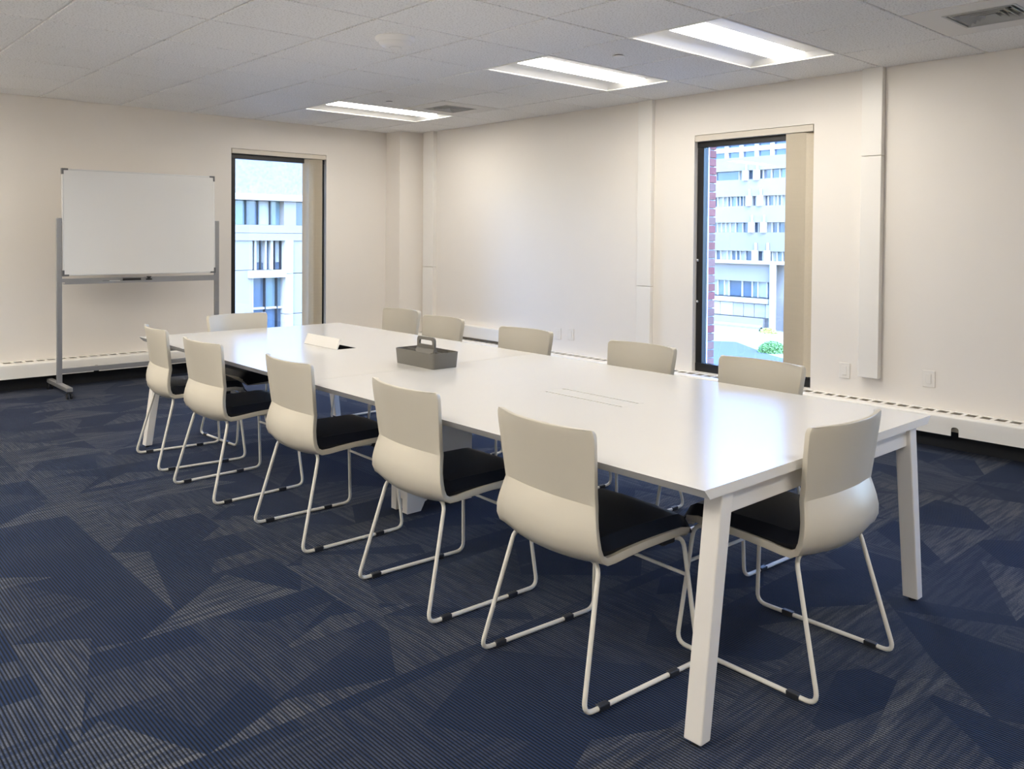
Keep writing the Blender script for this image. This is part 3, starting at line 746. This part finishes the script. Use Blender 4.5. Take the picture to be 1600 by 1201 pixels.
# things lying on the tray
r = empty('marker', (2.465, PY-.055, .985), math.radians(2), label='white marker with black cap on the whiteboard tray', cat='marker')
MB().tube([(-.02, 0, 0), (.075, 0, 0)], .008, 12).obj('body', m_white, r, smooth=True)
MB().tube([(-.075, 0, 0), (-.02, 0, 0)], .0088, 12).obj('cap', m_black, r, smooth=True)
r = empty('eraser', (2.645, PY-.050, .977), label='black whiteboard eraser lying on the tray', cat='eraser')
MB().box(-.075, .075, -.024, .024, .010, .034).obj('grip', m_black, r, bevel=.005)
MB().box(-.073, .073, -.022, .022, .0, .011).obj('felt', m_cap, r)

# ================================================================== outside: brick reveal of this building
CO = .0735
bw_root = tag(MB().box(XR+.134, XR+.255, WY1-.040+.012, WY1+.85, -.30, 2.95).obj('wall_exterior', m_mortar), 'red brick outer wall seen through the plaza window', 'wall', kind='structure')
me_st = [MB().box(0, .128, 0, .205, 0, .063).mesh('brick', m, bevel=.003, seg=1) for m in m_brick]
me_hd = [MB().box(0, .128, 0, .098, 0, .063).mesh('brick', m, bevel=.003, seg=1) for m in m_brick]
rb = random.Random(3)
for k in range(36):
    z = .0+k*CO
    y = WY1-.044+rb.uniform(-.002, .002); half = k % 2
    first = True
    while y < WY1+.55:
        me = rb.choice(me_hd if (half and first) else me_st)
        link('brick', me, bw_root, (XR+.137+rb.uniform(-.001, .002), y, z))
        y += (.098 if (half and first) else .205)+.010; first = False

# ================================================================== outside: ground and buildings
GZ = -9.65
ground = tag(MB().box(8, 260, -60, 260, GZ-.5, GZ).obj('ground', m_ground), 'pale sunlit paving of the plaza outside', 'ground', kind='structure')
tag(MB().prism([(20, -10), (40, -10), (72.0, 43.0), (77.9, 50.4), (76.6, 52.3), (70, 62), (20, 62)], 'z', GZ, GZ+.02).obj('road', m_road), 'road crossing the plaza outside, with shadow put into its blue grey', 'road', kind='structure')  # road slab with the street shadow put into its dark colour
def bpart(root, name, m, *boxes, **k):
    q = MB()
    for bx in boxes: q.box(*bx)
    return q.obj(name, m, root, **k)
# --- concrete building seen through the far window (facade faces -y at y=60)
L = empty('concrete_building', (30, 60, GZ), label='pale concrete building seen through the window behind the whiteboard', cat='building')
L.location = (0, 0, 0)
bpart(L, 'upper_block', m_concr, (14, 46, 59.9, 72, 4.42, 15))
bpart(L, 'ledge', m_concw, (14, 46, 59.5, 72, 3.95, 4.42))
bpart(L, 'core', m_concg, (14, 46, 61.2, 72, GZ, 3.95))
bpart(L, 'spandrel', m_conc, (14, 46, 59.8, 61.2, 1.50, 2.10))
bpart(L, 'spandrel', m_conc, (14, 46, 59.82, 61.2, .93, 1.47))
bpart(L, 'pier', m_conc, (30.60, 31.61, 59.85, 61.2, 2.10, 3.95))
bpart(L, 'pier', m_conc, (21.2, 22.2, 59.85, 61.2, 2.10, 3.95))
for x0, x1, mm in ((22.2, 24.9, m_tintg), (24.98, 26.80, m_tintg), (26.86, 27.74, m_tintg), (27.80, 28.70, m_tint), (28.76, 29.68, m_tintl), (29.76, 30.58, m_tintg), (31.85, 32.6, m_tint), (32.7, 35.2, m_tintg)):
    bpart(L, 'window', mm, (x0, x1, 60.55, 60.75, 2.12, 3.93))
for x in (24.94, 26.83, 27.77, 28.73, 29.72): bpart(L, 'mullion', m_frame, (x-.04, x+.04, 60.3, 60.75, 2.1, 3.95))
bpart(L, 'mullion', m_frame, (31.62, 31.80, 60.2, 60.75, 2.1, 3.95))
for z0, z1 in ((-1.27, .93), (-4.70, -1.31), (GZ, -4.75)):
    bpart(L, 'wall_panel', m_conc, (14, 28.10, 59.95, 61.2, z0, z1))
for z0, z1 in ((-1.58, .93), (-4.70, -1.63), (GZ, -4.75)):
    bpart(L, 'wall_panel', m_conc, (31.36, 46, 59.95, 61.2, z0, z1))
    bpart(L, 'wall_panel', m_concw, (30.70, 31.33, 59.75, 61.2, z0, z1))
for x0, x1, mm in ((28.14, 28.42, m_tint), (28.58, 29.28, m_tintl), (29.42, 29.72, m_tint), (29.95, 30.12, m_tint), (30.16, 30.66, m_tintl)):
    bpart(L, 'window', mm, (x0, x1, 60.7, 60.85, -.75, .92))
    bpart(L, 'lower_pane', m_tint, (x0, x1, 60.68, 60.84, -1.28, -.78))
for x0, x1 in ((28.42, 28.58), (29.28, 29.40), (29.74, 29.94)): bpart(L, 'mullion', m_concw, (x0, x1, 60.3, 60.85, -1.3, .93))
for x in (28.12, 28.62, 29.0, 30.14, 30.64): bpart(L, 'mullion', m_frame, (x-.03, x+.03, 60.4, 60.9, -1.3, .93))
bpart(L, 'sill', m_concw, (27.72, 30.70, 59.6, 61.2, -1.87, -1.33))
bpart(L, 'window', m_tint, (28.32, 29.25, 60.6, 60.75, -4.15, -1.9))
bpart(L, 'window', m_tintg, (29.30, 30.22, 60.6, 60.75, -4.15, -1.9))
bpart(L, 'window', m_tintg, (30.28, 30.70, 60.6, 60.75, -4.15, -1.9))
bpart(L, 'window', m_tint, (28.32, 30.70, 60.6, 60.75, -7.2, -4.3))
for x in (28.22, 29.27, 30.25): bpart(L, 'mullion', m_concw if x < 29 else m_frame, (x-(.08 if x < 29 else .025), x+(.08 if x < 29 else .025), 60.2, 60.8, -7.4, -1.88))
bpart(L, 'transom', m_concw, (28.2, 30.7, 60.3, 60.8, -4.30, -4.15))

# --- terraced building seen through the plaza window (facade faces -x at x=90)
B = empty('terraced_building', (0, 0, 0), label='pale terraced building across the plaza with rows of windows', cat='building')
FX = 90.
bpart(B, 'core', m_concg, (FX+1.25, FX+20, 40, 78, GZ, 11.2))
def parapet(z0, z1, fx, m): bpart(B, 'parapet', m, (fx, FX+1.3, 40, 78, z0, z1))
parapet(9.62, 11.25, FX+.35, m_concg); parapet(6.48, 8.52, FX+.25, m_concg); parapet(3.28, 5.28, FX+.12, m_concg); parapet(-.18, 2.08, FX, m_conc)
bpart(B, 'ledge', m_concw, (FX-.7, FX+1.3, 40, 78, -1.72, -1.32))
bpart(B, 'fascia', m_conc, (FX, FX+1.3, 53.5, 78, -3.85, -1.72))
rw = random.Random(11)
for fl, (z0, z1, fx, step) in enumerate(((8.52, 9.62, FX+.35, .85), (5.28, 6.48, FX+.25, .62), (2.08, 3.28, FX+.12, .78), (-1.32, -.18, FX, .72))):
    y = 41.
    while y < 77:
        w = step*rw.choice((.8, 1, 1.3)); mm = rw.choice((m_tint, m_tintg, m_tintl, m_tintl, m_tint))
        if fl == 0 and 57.9 < y < 62: w = 62.0-y; mm = m_tint
        bpart(B, 'window', mm, (fx+.55, fx+.65, y, y+w-.10, z0+.02, z1-.02))
        bpart(B, 'mullion', m_concw, (fx+.30, fx+.66, y+w-.10, y+w, z0, z1))
        y += w
for (ya, yb, z0, zt, fx) in ((57.3, 55.78, 8.35, 10.3, FX+.35), (56.73, 55.2, 5.25, 7.3, FX+.25), (56.25, 54.63, 2.05, 4.15, FX+.12), (55.65, 54.03, -1.32, .85, FX)):
    for yc in (ya, yb):
        bpart(B, 'flue', m_concw, (fx-.5, fx+.1, yc-.29, yc+.29, z0, z0+1.25))
        q = MB(); q.tube([(fx-.25, yc-.10, z0+1.2), (fx-.25, yc-.10, zt)], .16, 10); q.obj('flue_pipe', m_concw, B, smooth=True)
y = 53.9
for w, mm in ((.35, m_tint), (1.05, m_tintl), (.65, m_tintg), (1.25, m_tint), (1.75, m_tint), (.5, m_tintl), (.85, m_tintg), (1.0, m_tintl), (1.4, m_tint), (1.6, m_tintg), (1.6, m_tint)):
    bpart(B, 'window', mm, (FX+.5, FX+.6, y, y+w, -5.72, -3.87)); bpart(B, 'mullion', m_concw, (FX+.3, FX+.62, y+w, y+w+.14, -5.75, -3.85)); y += w+.14
bpart(B, 'sill_band', m_concw, (FX-.1, FX+1.3, 53.9, 78, -6.45, -5.85)); bpart(B, 'sill_line', m_frame, (FX-.05, FX+1.3, 53.9, 78, -5.85, -5.75))
y = 53.95
for w, mm in ((.45, m_concw), (1.45, m_tan), (1.4, m_tan), (1.4, m_tan), (1.8, m_concw), (1.6, m_concw), (1.6, m_concw), (1.6, m_tan)):
    bpart(B, 'lower_panel', mm, (FX+.3, FX+.5, y, y+w, -8.15, -6.55)); y += w+.07
q = MB(); q.tube([(FX-.55, 53.0, GZ), (FX-.55, 53.0, -1.72)], .40, 20); q.obj('column', m_concw, B, smooth=True)
bpart(B, 'entry_panel', m_tint, (FX+.6, FX+.7, 51.4, 52.2, -9.4, -5.9))
bpart(B, 'low_wall', m_concg, (FX-.6, FX-.2, 54.2, 78, GZ, -8.2))
for k in range(3): bpart(B, 'step', (m_concw, m_concg, m_concw)[k], (FX-1.6+.33*k, FX-.6, 54.3, 74, GZ, GZ+.22*(k+1)))
# --- office tower far behind
T = empty('office_tower', (0, 0, 0), label='white gridded office tower rising behind the terraced building', cat='building')
bpart(T, 'glass_wall', m_bluestrip, (150.6, 165, 70, 125, GZ, 46))
for k in range(14): bpart(T, 'mullion', m_concw, (150.0, 150.7, 72.0+3.5*k-.38+.02, 72.0+3.5*k+.38, GZ, 46))
z = 8.25
while z < 44:
    bpart(T, 'spandrel', m_concw, (150.15, 150.7, 70, 125, z, z+.98)); bpart(T, 'spandrel', m_concw, (150.25, 150.7, 70, 125, z+1.42, z+1.70)); z += 3.54
# --- planting
def bush(name, c, rx, ry, rz, n, m, lab):
    rr = random.Random(n); q = MB()
    for k in range(n):
        while True:
            p = Vector((rr.uniform(-1, 1), rr.uniform(-1, 1), rr.uniform(0, 1)))
            if p.length < 1: break
        p = Vector((p.x*rx, p.y*ry, p.z*rz)); a = rr.uniform(0, 6.28); s = .11
        u = Vector((math.cos(a), math.sin(a), rr.uniform(-.6, .6)))*s; w = Vector((-math.sin(a)*.6, math.cos(a)*.6, rr.uniform(.2, .9)))*s
        i = len(q.v); q.v += [tuple(Vector(c)+p-u), tuple(Vector(c)+p+w*.6), tuple(Vector(c)+p+u), tuple(Vector(c)+p-w*.6)]; q.f.append((i, i+1, i+2, i+3))
    rt_ = empty(name, c, label=lab, cat='shrub'); q.v = [(x-c[0], y-c[1], z-c[2]) for x, y, z in q.v]
    f = q.obj('foliage', m, rt_); f['kind'] = 'stuff'
    st = MB()
    for k in range(5):
        a = k*1.26; st.tube([(0, 0, 0), (rx*.4*math.cos(a), ry*.4*math.sin(a), rz*.7)], .03, 5)
    st.obj('stems', mat('bark', (.12, .08, .05), .9), rt_)
bush('shrub', (88.0, 52.6, GZ), .6, 1.1, .62, 2200, m_leafy, 'yellow green shrub at the foot of the round column outside')
bush('shrub', (73.6, 43.6, GZ), 1.5, 1.3, 1.1, 3200, m_leaf, 'dark green shrub beside the road outside plaza window')
